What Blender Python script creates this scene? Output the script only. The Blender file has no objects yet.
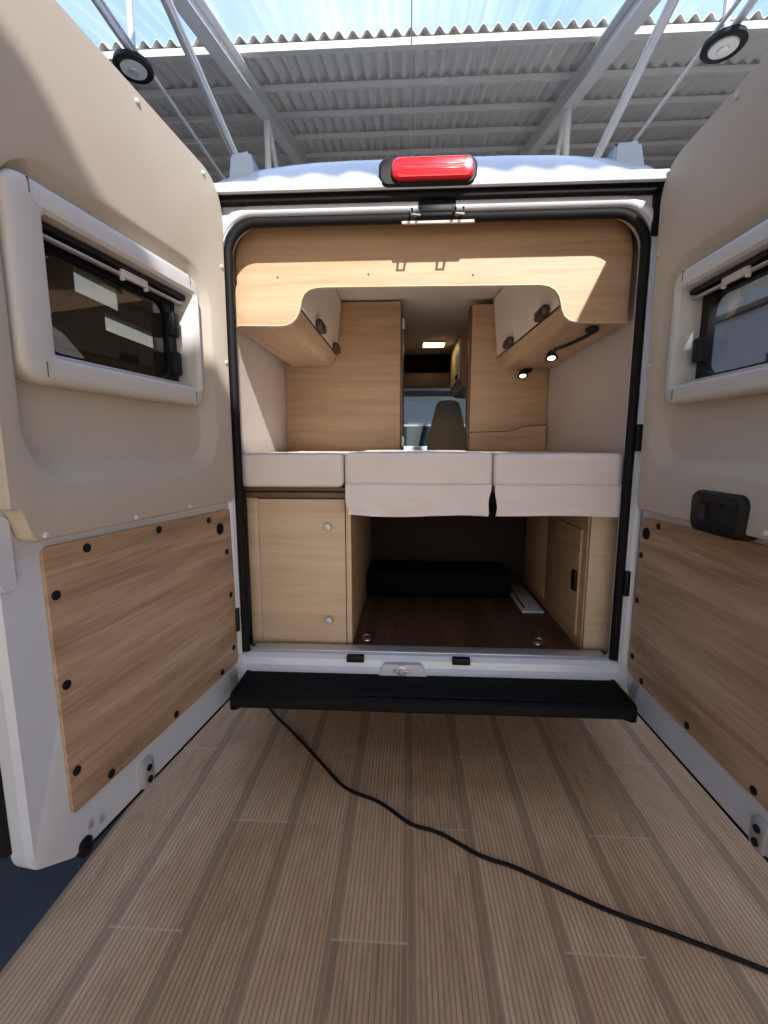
import bpy, bmesh, math, random
from mathutils import Vector, Matrix, noise
random.seed(7)
S = bpy.context.scene
COL = S.collection
PI = math.pi

# ------------------------------------------------------------------ materials
def new_mat(name):
    m = bpy.data.materials.new(name); m.use_nodes = True
    nt = m.node_tree
    return m, nt, nt.nodes['Principled BSDF']

def nd(nt, t, **kw):
    n = nt.nodes.new(t)
    for k, v in kw.items():
        if k.startswith('i_'): n.inputs[k[2:].replace('_', ' ')].default_value = v
        else: setattr(n, k, v)
    return n

def plain(name, col, rough=0.5, metal=0.0, coat=0.0, bump=0.0, bscale=60.0, spec=0.5):
    m, nt, b = new_mat(name)
    b.inputs['Roughness'].default_value = rough
    b.inputs['Metallic'].default_value = metal
    b.inputs['Coat Weight'].default_value = coat
    b.inputs['Coat Roughness'].default_value = 0.06
    b.inputs['Specular IOR Level'].default_value = spec
    tc = nd(nt, 'ShaderNodeTexCoord')
    nz = nd(nt, 'ShaderNodeTexNoise', i_Scale=7.0, i_Detail=3.0)
    nt.links.new(tc.outputs['Object'], nz.inputs['Vector'])
    rp = nd(nt, 'ShaderNodeValToRGB')
    rp.color_ramp.elements[0].color = (*[c * 0.94 for c in col], 1)
    rp.color_ramp.elements[1].color = (*[min(1, c * 1.05) for c in col], 1)
    nt.links.new(nz.outputs['Fac'], rp.inputs['Fac'])
    nt.links.new(rp.outputs['Color'], b.inputs['Base Color'])
    if bump:
        n2 = nd(nt, 'ShaderNodeTexNoise', i_Scale=bscale, i_Detail=2.0)
        nt.links.new(tc.outputs['Object'], n2.inputs['Vector'])
        bp = nd(nt, 'ShaderNodeBump', i_Strength=bump, i_Distance=0.01)
        nt.links.new(n2.outputs['Fac'], bp.inputs['Height'])
        nt.links.new(bp.outputs['Normal'], b.inputs['Normal'])
    return m

def oak(name, axis, dark, mid, light, k=1.0, rough=0.42, ramp=(0.28, 0.5, 0.74)):
    """laminate with long fibres along one axis of the board's own coordinates"""
    m, nt, b = new_mat(name)
    b.inputs['Roughness'].default_value = rough
    b.inputs['Specular IOR Level'].default_value = 0.35
    tc = nd(nt, 'ShaderNodeTexCoord')
    def stretched(long, across):
        mp = nd(nt, 'ShaderNodeMapping')
        s = [across * k] * 3; s['XYZ'.index(axis)] = long * k
        mp.inputs['Scale'].default_value = s
        nt.links.new(tc.outputs['Object'], mp.inputs['Vector'])
        return mp
    n1 = nd(nt, 'ShaderNodeTexNoise', i_Scale=1.0, i_Detail=6.0, i_Roughness=0.62, i_Distortion=0.5)
    nt.links.new(stretched(1.3, 17.0).outputs[0], n1.inputs['Vector'])
    n2 = nd(nt, 'ShaderNodeTexNoise', i_Scale=1.0, i_Detail=4.0, i_Roughness=0.7)
    nt.links.new(stretched(5.0, 150.0).outputs[0], n2.inputs['Vector'])
    mx = nd(nt, 'ShaderNodeMix', data_type='FLOAT'); mx.inputs['Factor'].default_value = 0.33
    nt.links.new(n1.outputs['Fac'], mx.inputs[2]); nt.links.new(n2.outputs['Fac'], mx.inputs[3])
    rp = nd(nt, 'ShaderNodeValToRGB')
    e = rp.color_ramp.elements
    e[0].position = ramp[0]; e[0].color = (*dark, 1); e[1].position = ramp[2]; e[1].color = (*light, 1)
    q = e.new(ramp[1]); q.color = (*mid, 1)
    nt.links.new(mx.outputs[0], rp.inputs['Fac'])
    nt.links.new(rp.outputs['Color'], b.inputs['Base Color'])
    bp = nd(nt, 'ShaderNodeBump', i_Strength=0.12, i_Distance=0.004)
    nt.links.new(n2.outputs['Fac'], bp.inputs['Height'])
    nt.links.new(bp.outputs['Normal'], b.inputs['Normal'])
    return m

def deck_tiles():
    """ribbed wood-look planks, long along world Y, one plain band beside every joint"""
    m, nt, b = new_mat('ribbed_wood_tile')
    L = nt.links.new
    geo = nd(nt, 'ShaderNodeNewGeometry')
    sep = nd(nt, 'ShaderNodeSeparateXYZ'); L(geo.outputs['Position'], sep.inputs[0])
    def math_(op, a, bb=None, c=None):
        n = nd(nt, 'ShaderNodeMath', operation=op)
        for i, v in enumerate((a, bb, c)):
            if v is None: continue
            if isinstance(v, (int, float)): n.inputs[i].default_value = v
            else: L(v, n.inputs[i])
        return n.outputs[0]
    W = 0.2085
    u = math_('DIVIDE', math_('ADD', sep.outputs['X'], -0.009 + 40 * W), W)
    iu = math_('FLOOR', u); fu = math_('FRACT', u)
    v = math_('DIVIDE', math_('ADD', sep.outputs['Y'], 0.715 + 1.125 * 40), 1.125)
    v = math_('SUBTRACT', v, math_('DIVIDE', math_('SUBTRACT', iu, 39.0), 3.0))
    iv = math_('FLOOR', v); fv = math_('FRACT', v)
    cell = nd(nt, 'ShaderNodeCombineXYZ'); L(iu, cell.inputs[0]); L(iv, cell.inputs[1])
    tone = nd(nt, 'ShaderNodeTexWhiteNoise', noise_dimensions='2D'); L(cell.outputs[0], tone.inputs['Vector'])
    # plank grain
    gv = nd(nt, 'ShaderNodeCombineXYZ')
    L(math_('MULTIPLY', sep.outputs['X'], 13.0), gv.inputs[0]); L(math_('MULTIPLY', sep.outputs['Y'], 2.6), gv.inputs[1])
    L(math_('MULTIPLY', tone.outputs['Value'], 37.0), gv.inputs[2])
    gn = nd(nt, 'ShaderNodeTexNoise', i_Scale=1.0, i_Detail=5.0, i_Roughness=0.65, i_Distortion=2.0); L(gv.outputs[0], gn.inputs['Vector'])
    fine = nd(nt, 'ShaderNodeCombineXYZ')
    L(math_('MULTIPLY', sep.outputs['X'], 90.0), fine.inputs[0]); L(math_('MULTIPLY', sep.outputs['Y'], 5.0), fine.inputs[1])
    fn = nd(nt, 'ShaderNodeTexNoise', i_Scale=1.0, i_Detail=3.0); L(fine.outputs[0], fn.inputs['Vector'])
    g = math_('ADD', math_('MULTIPLY', gn.outputs['Fac'], 0.62), math_('MULTIPLY', fn.outputs['Fac'], 0.26))
    g = math_('ADD', g, math_('MULTIPLY', tone.outputs['Value'], 0.14))
    rp = nd(nt, 'ShaderNodeValToRGB'); e = rp.color_ramp.elements
    e[0].position = 0.32; e[0].color = (0.405, 0.248, 0.134, 1)
    e[1].position = 0.72; e[1].color = (0.740, 0.505, 0.308, 1)
    q = e.new(0.5); q.color = (0.600, 0.386, 0.216, 1)
    L(g, rp.inputs['Fac'])
    # ribs
    rib = math_('FRACT', math_('MULTIPLY', sep.outputs['X'], 1 / (W / 15.0)))
    ribh = math_('ABSOLUTE', math_('SUBTRACT', math_('MULTIPLY', rib, 2.0), 1.0))      # 1 at the groove
    groove = nd(nt, 'ShaderNodeMapRange', interpolation_type='SMOOTHSTEP'); groove.inputs[1].default_value = 0.55; groove.inputs[2].default_value = 0.9
    L(ribh, groove.inputs[0])
    band = math_('GREATER_THAN', math_('ABSOLUTE', math_('SUBTRACT', fu, 0.5)), 0.425)                                               # plain band
    gm = math_('MULTIPLY', groove.outputs[0], math_('SUBTRACT', 1.0, band))
    # joints
    jx = math_('GREATER_THAN', math_('ABSOLUTE', math_('SUBTRACT', fu, 0.5)), 0.4925)
    jy = math_('GREATER_THAN', math_('ABSOLUTE', math_('SUBTRACT', fv, 0.5)), 0.4972)
    j = math_('MAXIMUM', math_('MULTIPLY', jx, 0.55), jy)
    def mixc(f, a, col):
        n = nd(nt, 'ShaderNodeMix', data_type='RGBA')
        L(f, n.inputs[0]) if not isinstance(f, float) else None
        L(a, n.inputs[6]); n.inputs[7].default_value = (*col, 1)
        return n.outputs[2]
    c = mixc(math_('MULTIPLY', gm, 0.52), rp.outputs['Color'], (0.175, 0.108, 0.062))
    c = mixc(math_('MULTIPLY', band, 0.68), c, (0.250, 0.165, 0.090))
    c = mixc(math_('MULTIPLY', j, 0.60), c, (0.62, 0.53, 0.43))
    L(c, b.inputs['Base Color'])
    b.inputs['Roughness'].default_value = 0.55
    b.inputs['Specular IOR Level'].default_value = 0.3
    bp = nd(nt, 'ShaderNodeBump', i_Strength=0.45, i_Distance=0.003)
    L(math_('SUBTRACT', 1.0, gm), bp.inputs['Height']); L(bp.outputs['Normal'], b.inputs['Normal'])
    return m

def glass(name, tint, refl=1.0):
    m = bpy.data.materials.new(name); m.use_nodes = True
    nt = m.node_tree; nt.nodes.clear(); L = nt.links.new
    out = nd(nt, 'ShaderNodeOutputMaterial')
    tr = nd(nt, 'ShaderNodeBsdfTransparent'); tr.inputs[0].default_value = (*tint, 1)
    gl = nd(nt, 'ShaderNodeBsdfGlossy'); gl.inputs['Roughness'].default_value = 0.015
    fr = nd(nt, 'ShaderNodeLayerWeight'); fr.inputs[0].default_value = 0.5
    pw = nd(nt, 'ShaderNodeMath', operation='POWER'); L(fr.outputs['Facing'], pw.inputs[0]); pw.inputs[1].default_value = 5.0
    mu = nd(nt, 'ShaderNodeMath', operation='MULTIPLY_ADD'); L(pw.outputs[0], mu.inputs[0]); mu.inputs[1].default_value = 0.95 * refl; mu.inputs[2].default_value = 0.04 * refl
    mx = nd(nt, 'ShaderNodeMixShader'); L(mu.outputs[0], mx.inputs[0]); L(tr.outputs[0], mx.inputs[1]); L(gl.outputs[0], mx.inputs[2])
    L(mx.outputs[0], out.inputs[0])
    return m

def skylight_sheet():
    m = bpy.data.materials.new('clear_corrugated_sheet'); m.use_nodes = True
    nt = m.node_tree; nt.nodes.clear(); L = nt.links.new
    out = nd(nt, 'ShaderNodeOutputMaterial')
    tr = nd(nt, 'ShaderNodeBsdfTransparent'); tr.inputs[0].default_value = (0.95, 0.97, 1, 1)
    tl = nd(nt, 'ShaderNodeBsdfTranslucent'); tl.inputs[0].default_value = (0.9, 0.93, 0.97, 1)
    tc = nd(nt, 'ShaderNodeTexCoord'); mp = nd(nt, 'ShaderNodeMapping'); mp.inputs['Scale'].default_value = (3.0, 0.35, 1)
    L(tc.outputs['Object'], mp.inputs[0])
    nz = nd(nt, 'ShaderNodeTexNoise', i_Scale=1.0, i_Detail=4.0); L(mp.outputs[0], nz.inputs['Vector'])
    mr = nd(nt, 'ShaderNodeMapRange'); mr.inputs[1].default_value = 0.42; mr.inputs[2].default_value = 0.75
    mr.inputs[3].default_value = 0.01; mr.inputs[4].default_value = 0.12
    L(nz.outputs['Fac'], mr.inputs[0])
    mx = nd(nt, 'ShaderNodeMixShader'); L(mr.outputs[0], mx.inputs[0]); L(tr.outputs[0], mx.inputs[1]); L(tl.outputs[0], mx.inputs[2])
    L(mx.outputs[0], out.inputs[0])
    return m

def emit(name, col, power):
    m, nt, b = new_mat(name)
    b.inputs['Base Color'].default_value = (*col, 1)
    b.inputs['Emission Color'].default_value = (*col, 1)
    b.inputs['Emission Strength'].default_value = power
    return m

OAK = dict(dark=(0.330, 0.205, 0.115), mid=(0.460, 0.308, 0.184), light=(0.560, 0.395, 0.250))
M = {}
M['oak_x'] = oak('light_oak_boards', 'X', **OAK)
M['oak_y'] = oak('light_oak_underside', 'Y', **OAK)
M['oak_door'] = oak('oak_door_lining', 'X', (0.270, 0.165, 0.098), (0.445, 0.300, 0.192), (0.580, 0.425, 0.295), k=0.8, ramp=(0.36, 0.5, 0.64))
M['oak_pale'] = oak('pale_oak_front', 'X', (0.48, 0.355, 0.230), (0.61, 0.465, 0.310), (0.70, 0.555, 0.390))
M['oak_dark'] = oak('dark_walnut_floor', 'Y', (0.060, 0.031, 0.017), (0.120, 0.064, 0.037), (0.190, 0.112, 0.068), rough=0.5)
M['shade_wood'] = oak('dark_back_panel', 'X', (0.010, 0.006, 0.004), (0.018, 0.011, 0.007), (0.028, 0.017, 0.011), rough=0.9)  # near-black wood tone, the shade under the bed put into the colour
M['edge'] = plain('oak_edge_band', (0.66, 0.50, 0.32), 0.4)
M['brown'] = plain('brown_profile', (0.13, 0.075, 0.045), 0.45)
M['darkbrown'] = plain('dark_brown_handle', (0.040, 0.026, 0.020), 0.4)
M['tile'] = deck_tiles()
M['slate'] = plain('dark_slate_floor', (0.007, 0.010, 0.013), 0.32)
M['white'] = plain('white_van_paint', (0.61, 0.65, 0.70), 0.30, coat=0.4)
M['bluewhite'] = plain('blue_white_paint', (0.46, 0.52, 0.60), 0.35, coat=0.3)
M['beige'] = plain('beige_door_lining', (0.470, 0.413, 0.330), 0.62, bump=0.05, bscale=500)
M['frame'] = plain('window_frame_plastic', (0.55, 0.54, 0.505), 0.45)
M['black'] = plain('black_plastic', (0.008, 0.008, 0.009), 0.5, spec=0.25)
M['rubber'] = plain('black_rubber', (0.006, 0.006, 0.007), 0.65, spec=0.2)
M['step'] = plain('ribbed_black_step', (0.004, 0.0045, 0.006), 0.55, spec=0.15)
M['chrome'] = plain('chrome', (0.75, 0.75, 0.76), 0.18, metal=1.0)
M['steel'] = plain('brushed_steel', (0.50, 0.50, 0.50), 0.42, metal=0.45)
M['alu'] = plain('aluminium_strip', (0.62, 0.64, 0.67), 0.35, metal=0.6)
M['felt'] = plain('wall_felt', (0.56, 0.475, 0.425), 0.9, bump=0.1, bscale=400)
M['head'] = plain('headliner', (0.60, 0.52, 0.45), 0.85)
M['cream'] = plain('cream_cabinet_door', (0.78, 0.70, 0.60), 0.4)
M['fabric'] = plain('off_white_fabric', (0.74, 0.685, 0.65), 0.92, bump=0.25, bscale=260)
M['seat'] = plain('seat_fabric', (0.78, 0.72, 0.67), 0.9)
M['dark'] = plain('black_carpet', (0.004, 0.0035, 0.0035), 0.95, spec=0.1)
M['red'] = plain('red_lens', (0.62, 0.012, 0.022), 0.22, coat=0.8)
M['roofsheet'] = plain('grey_corrugated_sheet', (0.62, 0.60, 0.57), 0.55, bump=0.2, bscale=25)
M['rafter'] = plain('white_steelwork', (0.58, 0.575, 0.56), 0.5)
M['galv'] = plain('galvanised_tube', (0.66, 0.67, 0.69), 0.35, metal=0.4)
M['skylight'] = skylight_sheet()
M['wallpaint'] = plain('brown_hall_cladding', (0.085, 0.068, 0.055), 0.6)
M['hallwall'] = plain('pale_hall_cladding', (0.78, 0.79, 0.80), 0.6)
M['tinted'] = glass('tinted_acrylic', (0.50, 0.48, 0.45), 1.2)
M['clear'] = glass('clear_acrylic', (0.72, 0.75, 0.76), 1.0)
M['screen'] = glass('windscreen_glass', (0.86, 0.92, 0.93), 1.0)
M['lamp_on'] = emit('warm_light_strip', (1.0, 0.70, 0.28), 5.0)
M['spot_on'] = emit('warm_white_led', (1.0, 0.86, 0.66), 3.0)
M['lens'] = plain('frosted_lamp_lens', (0.70, 0.68, 0.64), 0.3)
M['darkcar'] = plain('dark_grey_paint', (0.030, 0.032, 0.036), 0.3, coat=0.5)
M['greycar'] = plain('grey_paint', (0.36, 0.37, 0.39), 0.35, coat=0.3)
M['carglass'] = plain('dark_car_glass', (0.020, 0.028, 0.034), 0.06)
M['tyre'] = plain('tyre_rubber', (0.014, 0.014, 0.014), 0.8)
M['cable'] = plain('black_cable_sheath', (0.004, 0.004, 0.0045), 0.6, spec=0.2)

# ------------------------------------------------------------------ mesh helpers
def box(bm, x0, x1, y0, y1, z0, z1, bev=0.0, seg=2):
    r = bmesh.ops.create_cube(bm, size=1.0)
    vs = r['verts']
    for v in vs:
        v.co = Vector(((x0 + x1) / 2 + v.co.x * (x1 - x0), (y0 + y1) / 2 + v.co.y * (y1 - y0), (z0 + z1) / 2 + v.co.z * (z1 - z0)))
    if bev:
        es = list({e for v in vs for e in v.link_edges})
        bmesh.ops.bevel(bm, geom=es, offset=bev, segments=seg, profile=0.5, affect='EDGES')
    return bm

def rpoly(pts, n=8):
    """polygon (CCW) with rounded corners: pts = (x, y, radius)"""
    out = []
    N = len(pts)
    for i in range(N):
        p = Vector(pts[i][:2]); r = pts[i][2]
        a = Vector(pts[i - 1][:2]); c = Vector(pts[(i + 1) % N][:2])
        if r <= 1e-6: out.append((p.x, p.y)); continue
        d1 = (a - p).normalized(); d2 = (c - p).normalized()
        ang = d1.angle(d2)
        t = r / math.tan(ang / 2)
        bis = (d1 + d2).normalized()
        cen = p + bis * (r / math.sin(ang / 2))
        s = p + d1 * t - cen; e = p + d2 * t - cen
        a0 = math.atan2(s.y, s.x); a1 = math.atan2(e.y, e.x)
        da = (a1 - a0 + PI) % (2 * PI) - PI
        for k in range(n + 1):
            q = a0 + da * k / n
            out.append((cen.x + r * math.cos(q), cen.y + r * math.sin(q)))
    return out

def rrect(x0, y0, x1, y1, r, n=8):
    return rpoly([(x0, y0, r), (x1, y0, r), (x1, y1, r), (x0, y1, r)], n)

def common_angles(polys, c):
    a = set()
    for p in polys:
        for (x, y) in p: a.add(round(math.atan2(y - c[1], x - c[0]), 4))
    return sorted(a)

def cast(poly, c, ang):
    dx, dy = math.cos(ang), math.sin(ang); best = None
    n = len(poly)
    for i in range(n):
        x1, y1 = poly[i][0] - c[0], poly[i][1] - c[1]; x2, y2 = poly[(i + 1) % n][0] - c[0], poly[(i + 1) % n][1] - c[1]
        ex, ey = x2 - x1, y2 - y1
        det = dx * (-ey) + ex * dy
        if abs(det) < 1e-12: continue
        t = (x1 * (-ey) + ex * y1) / det
        s = (dx * y1 - dy * x1) / det
        if t > 0 and -1e-6 <= s <= 1 + 1e-6: best = t if best is None else max(best, t)
    if best is None: best = 0.01
    return (c[0] + dx * best, c[1] + dy * best)

def loft(bm, rings, c, to3, cap0=False, cap1=False, loop=False):
    """rings = [(polygon, depth)], star-shaped about c; to3(u, v, w) gives the point"""
    angs = common_angles([r[0] for r in rings], c)
    loops = []
    for poly, w in rings:
        loops.append([bm.verts.new(to3(*cast(poly, c, a), w)) for a in angs])
    n = len(angs)
    prs = list(zip(loops[:-1], loops[1:]))
    if loop: prs.append((loops[-1], loops[0]))
    for A, B in prs:
        for i in range(n):
            j = (i + 1) % n
            try: bm.faces.new((A[i], A[j], B[j], B[i]))
            except ValueError: pass
    if cap0: bm.faces.new(loops[0][::-1])
    if cap1: bm.faces.new(loops[-1])
    return bm

def prism(bm, poly, w0, w1, to3):
    A = [bm.verts.new(to3(u, v, w0)) for u, v in poly]; B = [bm.verts.new(to3(u, v, w1)) for u, v in poly]
    n = len(poly)
    for i in range(n):
        bm.faces.new((A[i], A[(i + 1) % n], B[(i + 1) % n], B[i]))
    bm.faces.new(A[::-1]); bm.faces.new(B)
    return bm

def xz(u, v, w): return Vector((u, w, v))          # outline in X-Z, depth along Y
def yz(u, v, w): return Vector((w, u, v))          # outline in Y-Z, extruded along X
def xy(u, v, w): return Vector((u, v, w))

def tube(bm, pts, r, n=10, closed=False, caps=True):
    pts = [Vector(p) for p in pts]; N = len(pts)
    rings = []; up = None
    for i, p in enumerate(pts):
        a = pts[i - 1] if (i > 0 or closed) else p; b = pts[(i + 1) % N] if (i < N - 1 or closed) else p
        t = (b - a).normalized()
        if up is None:
            up = t.orthogonal().normalized()
        else:
            up = (up - t * up.dot(t))
            up = up.normalized() if up.length > 1e-6 else t.orthogonal().normalized()
        s = t.cross(up)
        rr = r[i] if isinstance(r, (list, tuple)) else r
        rings.append([bm.verts.new(p + (up * math.cos(2 * PI * k / n) + s * math.sin(2 * PI * k / n)) * rr) for k in range(n)])
    for i in range(N - 1 + (1 if closed else 0)):
        A, B = rings[i], rings[(i + 1) % N]
        for k in range(n):
            bm.faces.new((A[k], A[(k + 1) % n], B[(k + 1) % n], B[k]))
    if caps and not closed:
        bm.faces.new(rings[0][::-1]); bm.faces.new(rings[-1])
    return bm

def lathe(bm, prof, n=24, mat=None):
    """profile (radius, height) about local Z, moved by mat"""
    rings = []
    mat = mat or Matrix()
    for r, h in prof:
        rings.append([bm.verts.new(mat @ Vector((max(r, 1e-4) * math.cos(2 * PI * k / n), max(r, 1e-4) * math.sin(2 * PI * k / n), h))) for k in range(n)])
    for A, B in zip(rings[:-1], rings[1:]):
        for k in range(n): bm.faces.new((A[k], A[(k + 1) % n], B[(k + 1) % n], B[k]))
    bm.faces.new(rings[0][::-1]); bm.faces.new(rings[-1])
    return bm

def spline(pts, per=8):
    P = [Vector(p) for p in pts]; out = []
    for i in range(len(P) - 1):
        p0 = P[max(i - 1, 0)]; p1 = P[i]; p2 = P[i + 1]; p3 = P[min(i + 2, len(P) - 1)]
        for k in range(per):
            t = k / per
            out.append(0.5 * ((2 * p1) + (p2 - p0) * t + (2 * p0 - 5 * p1 + 4 * p2 - p3) * t * t + (3 * p1 - p0 - 3 * p2 + p3) * t ** 3))
    out.append(P[-1]); return out

def obj(name, bm, mat, parent=None, smooth=True, local=False, angle=32, origin=None):
    """one mesh object; coordinates are world ones unless local"""
    bmesh.ops.recalc_face_normals(bm, faces=bm.faces)
    me = bpy.data.meshes.new(name); bm.to_mesh(me); bm.free()
    me.materials.append(mat)
    o = bpy.data.objects.new(name, me); COL.objects.link(o)
    if parent is not None:
        o.parent = parent
        if not local: me.transform(world_of(parent).inverted())
    elif origin is not None:
        me.transform(Matrix.Translation(-Vector(origin))); o.location = origin
    if smooth:
        me.polygons.foreach_set('use_smooth', [True] * len(me.polygons))
        me.set_sharp_from_angle(angle=math.radians(angle))
    return o

def world_of(o):
    m = Matrix.LocRotScale(o.location, o.rotation_euler, o.scale)
    return world_of(o.parent) @ m if o.parent else m

def empty(name, loc, label=None, cat=None, group=None, parent=None, rz=0.0):
    o = bpy.data.objects.new(name, None); COL.objects.link(o)
    o.empty_display_size = 0.1
    o.location = loc; o.rotation_euler = (0, 0, rz)
    if parent: o.parent = parent
    tag(o, label, cat, group)
    return o

def tag(o, label=None, cat=None, group=None, kind=None):
    if label: o['label'] = label
    if cat: o['category'] = cat
    if group: o['group'] = group
    if kind: o['kind'] = kind
    return o

def B(): return bmesh.new()

# ------------------------------------------------------------------ the hall
bm = B(); box(bm, -1.03, 4.2, -7.5, 6.0, -0.045, 0.0)
tag(obj('floor', bm, M['tile'], smooth=False), kind='structure')
bm = B(); box(bm, -16, 16, -12, 16, -0.10, -0.046)
f2 = obj('floor', bm, M['slate'], smooth=False); tag(f2, kind='structure')

SL = math.radians(15.5)
EY, EZ = 3.588, 5.5                                   # near edge of the opaque sheets
def on_roof(x, t, h=0.0):                              # t metres up the slope from the edge
    return Vector((x, EY + t * math.cos(SL) - h * math.sin(SL), EZ + t * math.sin(SL) + h * math.cos(SL)))

def corrugated(x0, x1, t0, t1, h0, amp=0.032, pitch=0.148, per=8):
    bm = B(); n = int((x1 - x0) / pitch * per)
    rows = []
    for t, dz in ((t0, 0.0), (t1, 0.0), (t1, 0.006), (t0, 0.006)):
        rows.append([bm.verts.new(on_roof(x0 + pitch * i / per, t, h0 + amp * math.sin(2 * PI * i / per) + dz)) for i in range(n + 1)])
    for a in range(4):
        A, C_ = rows[a], rows[(a + 1) % 4]
        for i in range(n): bm.faces.new((A[i], A[i + 1], C_[i + 1], C_[i]))
    return bm

tag(obj('ceiling', corrugated(-11, 11, -0.06, 12, 0.04), M['roofsheet'], angle=80), kind='structure')
tag(obj('ceiling', corrugated(-11, 11, -9.75, -6.82, 0.04), M['roofsheet'], angle=80), kind='structure')  # unseen sheet behind the camera, sized to keep sun off the floor
tag(obj('ceiling', corrugated(-11, 11, -6.10, -5.0, 0.09), M['roofsheet'], angle=80), kind='structure')  # unseen opaque strip added to shade the van roof from the sun
tag(obj('window_1', corrugated(-11, 11, -6.84, 0.10, 0.065), M['skylight'], angle=80), kind='structure')

for i, t in enumerate([0.0, 0.878, 1.70, 2.56, 3.45, 4.3, 5.2, 6.1]):
    bm = B()
    a = 0.055 if i == 0 else 0.030
    poly = [(-a, -0.060), (a, -0.060), (a, -0.050), (-a + 0.015, -0.050), (-a + 0.015, -0.015), (a, -0.015), (a, 0.0), (-a, 0.0)]
    def on(u, v, w, t=t): return on_roof(w, t + u, v)
    prism(bm, poly, -11, 11, on)
    p = obj('ceiling_purlin', bm, M['rafter'], smooth=False); tag(p, kind='structure')
for s, X in ((-1, -1.85), (1, 1.95)):
    bm = B()                                           # I-section rafter
    hw = 0.075
    poly = [(X - hw, -0.30), (X + hw, -0.30), (X + hw, -0.285), (X + 0.006, -0.285), (X + 0.006, -0.125), (X + hw, -0.125), (X + hw, -0.108),
            (X - hw, -0.108), (X - hw, -0.125), (X - 0.006, -0.125), (X - 0.006, -0.285), (X - hw, -0.285)]
    prism(bm, poly, -3.5, 10, lambda u, v, w: on_roof(u, w, v))
    tag(obj('ceiling_rafter', bm, M['rafter'], smooth=False), kind='structure')
    # sloping tie that leaves the rafter above the van and falls away from it
    bm = B(); tube(bm, [Vector((X, 1.72, 4.74)), Vector((X, 6.6, 3.64))], 0.042, 12)
    tag(obj('ceiling_tie', bm, M['galv']), kind='structure')
    top = on_roof(X, 0.98, -0.30)
    bm = B(); tube(bm, [top, Vector((X, top.y + 0.03, 4.1))], 0.042, 10)
    tag(obj('ceiling_post', bm, M['rafter']), kind='structure')
    bm = B(); tube(bm, [on_roof(X, 1.05, -0.30), Vector((X, 6.3, 3.70))], 0.034, 10)
    tag(obj('ceiling_brace', bm, M['rafter']), kind='structure')
    # level conduit that carries the lamps
    bm = B(); tube(bm, [Vector((-2.09 if s < 0 else 2.2, -2.5, 4.30)), Vector((-2.09 if s < 0 else 2.2, 9.0, 4.30))], 0.016, 8)
    tag(obj('ceiling_conduit', bm, M['galv']), kind='structure')

bm = B(); tube(bm, [on_roof(0.0, -3.0, -0.12), on_roof(0.0, 6.5, -0.12)], 0.006, 6)
tag(obj('ceiling_wire', bm, M['galv']), kind='structure')

def high_bay(p, label):
    """round lamp bracketed under the conduit"""
    p = Vector(p)
    t = empty('high_bay_lamp', p, label, 'lamp', 'high bay lamps under the hall roof')
    rot = Matrix.Translation(p)
    bm = B(); lathe(bm, [(0.0, 0.07), (0.05, 0.07), (0.08, 0.045), (0.135, 0.025), (0.142, -0.01), (0.128, -0.025), (0.098, -0.012), (0.0, -0.010)], 36, rot)
    obj('housing', bm, M['black'], t)
    bm = B(); lathe(bm, [(0.094, -0.011), (0.090, -0.022), (0.05, -0.028), (0.0, -0.029)], 32, rot)
    obj('lens', bm, M['lens'], t)
    bm = B(); lathe(bm, [(0.040, -0.030), (0.036, -0.037), (0.0, -0.038)], 20, rot)
    obj('diffuser_core', bm, M['galv'], t)
    bm = B(); tube(bm, [p + Vector((0, 0, 0.068)), p + Vector((0.01, 0, 0.95))], 0.026, 10)
    obj('hanger', bm, M['galv'], t)
    bm = B(); tube(bm, [p + Vector((0.02, -0.01, 0.060)), p + Vector((0.0, -1.5, 0.13))], 0.026, 10)
    obj('bracket_arm', bm, M['galv'], t)
    return t
high_bay((-2.125, 2.05, 4.20), 'round black lamp hung beside the rafter over the door with the latch cover')
high_bay((2.235, 2.05, 4.17), 'round black lamp hung over the van door that has the black handle')

# ------------------------------------------------------------------ the camper van
van = empty('camper_van', (0.075, 2.5, 0.0), 'white camper van with both rear doors open on an oak fitted interior', 'van')
LEN = 5.2
OPEN = rpoly([(-0.690, 0.455, 0.02), (0.850, 0.455, 0.02), (0.850, 2.165, 0.13), (-0.690, 2.165, 0.13)], 10)
OUTER = rpoly([(-0.87, 0.36, 0.03), (1.02, 0.36, 0.03), (0.99, 2.205, 0.05), (-0.84, 2.205, 0.05)], 6)
bm = B()
loft(bm, [(OUTER, 0.0), (OPEN, 0.0), (OPEN, 0.092)], (0.08, 1.3), xz)
for x0, x1 in ((-0.87, -0.835), (0.985, 1.02)):
    box(bm, x0, x1, 0.004, 3.35, 0.36, 2.25); box(bm, x0, x1, 3.35, 4.35, 0.36, 1.22); box(bm, x0, x1, 3.35, 4.35, 1.95, 2.25); box(bm, x0, x1, 4.35, LEN, 0.36, 2.25)
box(bm, -0.87, 1.02, LEN - 0.03, LEN, 0.36, 1.20)
box(bm, -0.87, 1.02, LEN - 0.03, LEN, 2.06, 2.25)
box(bm, -0.87, -0.70, LEN - 0.04, LEN, 1.2, 2.06); box(bm, 0.85, 1.02, LEN - 0.04, LEN, 1.2, 2.06)
obj('body_shell', bm, M['white'], van, angle=40)
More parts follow.
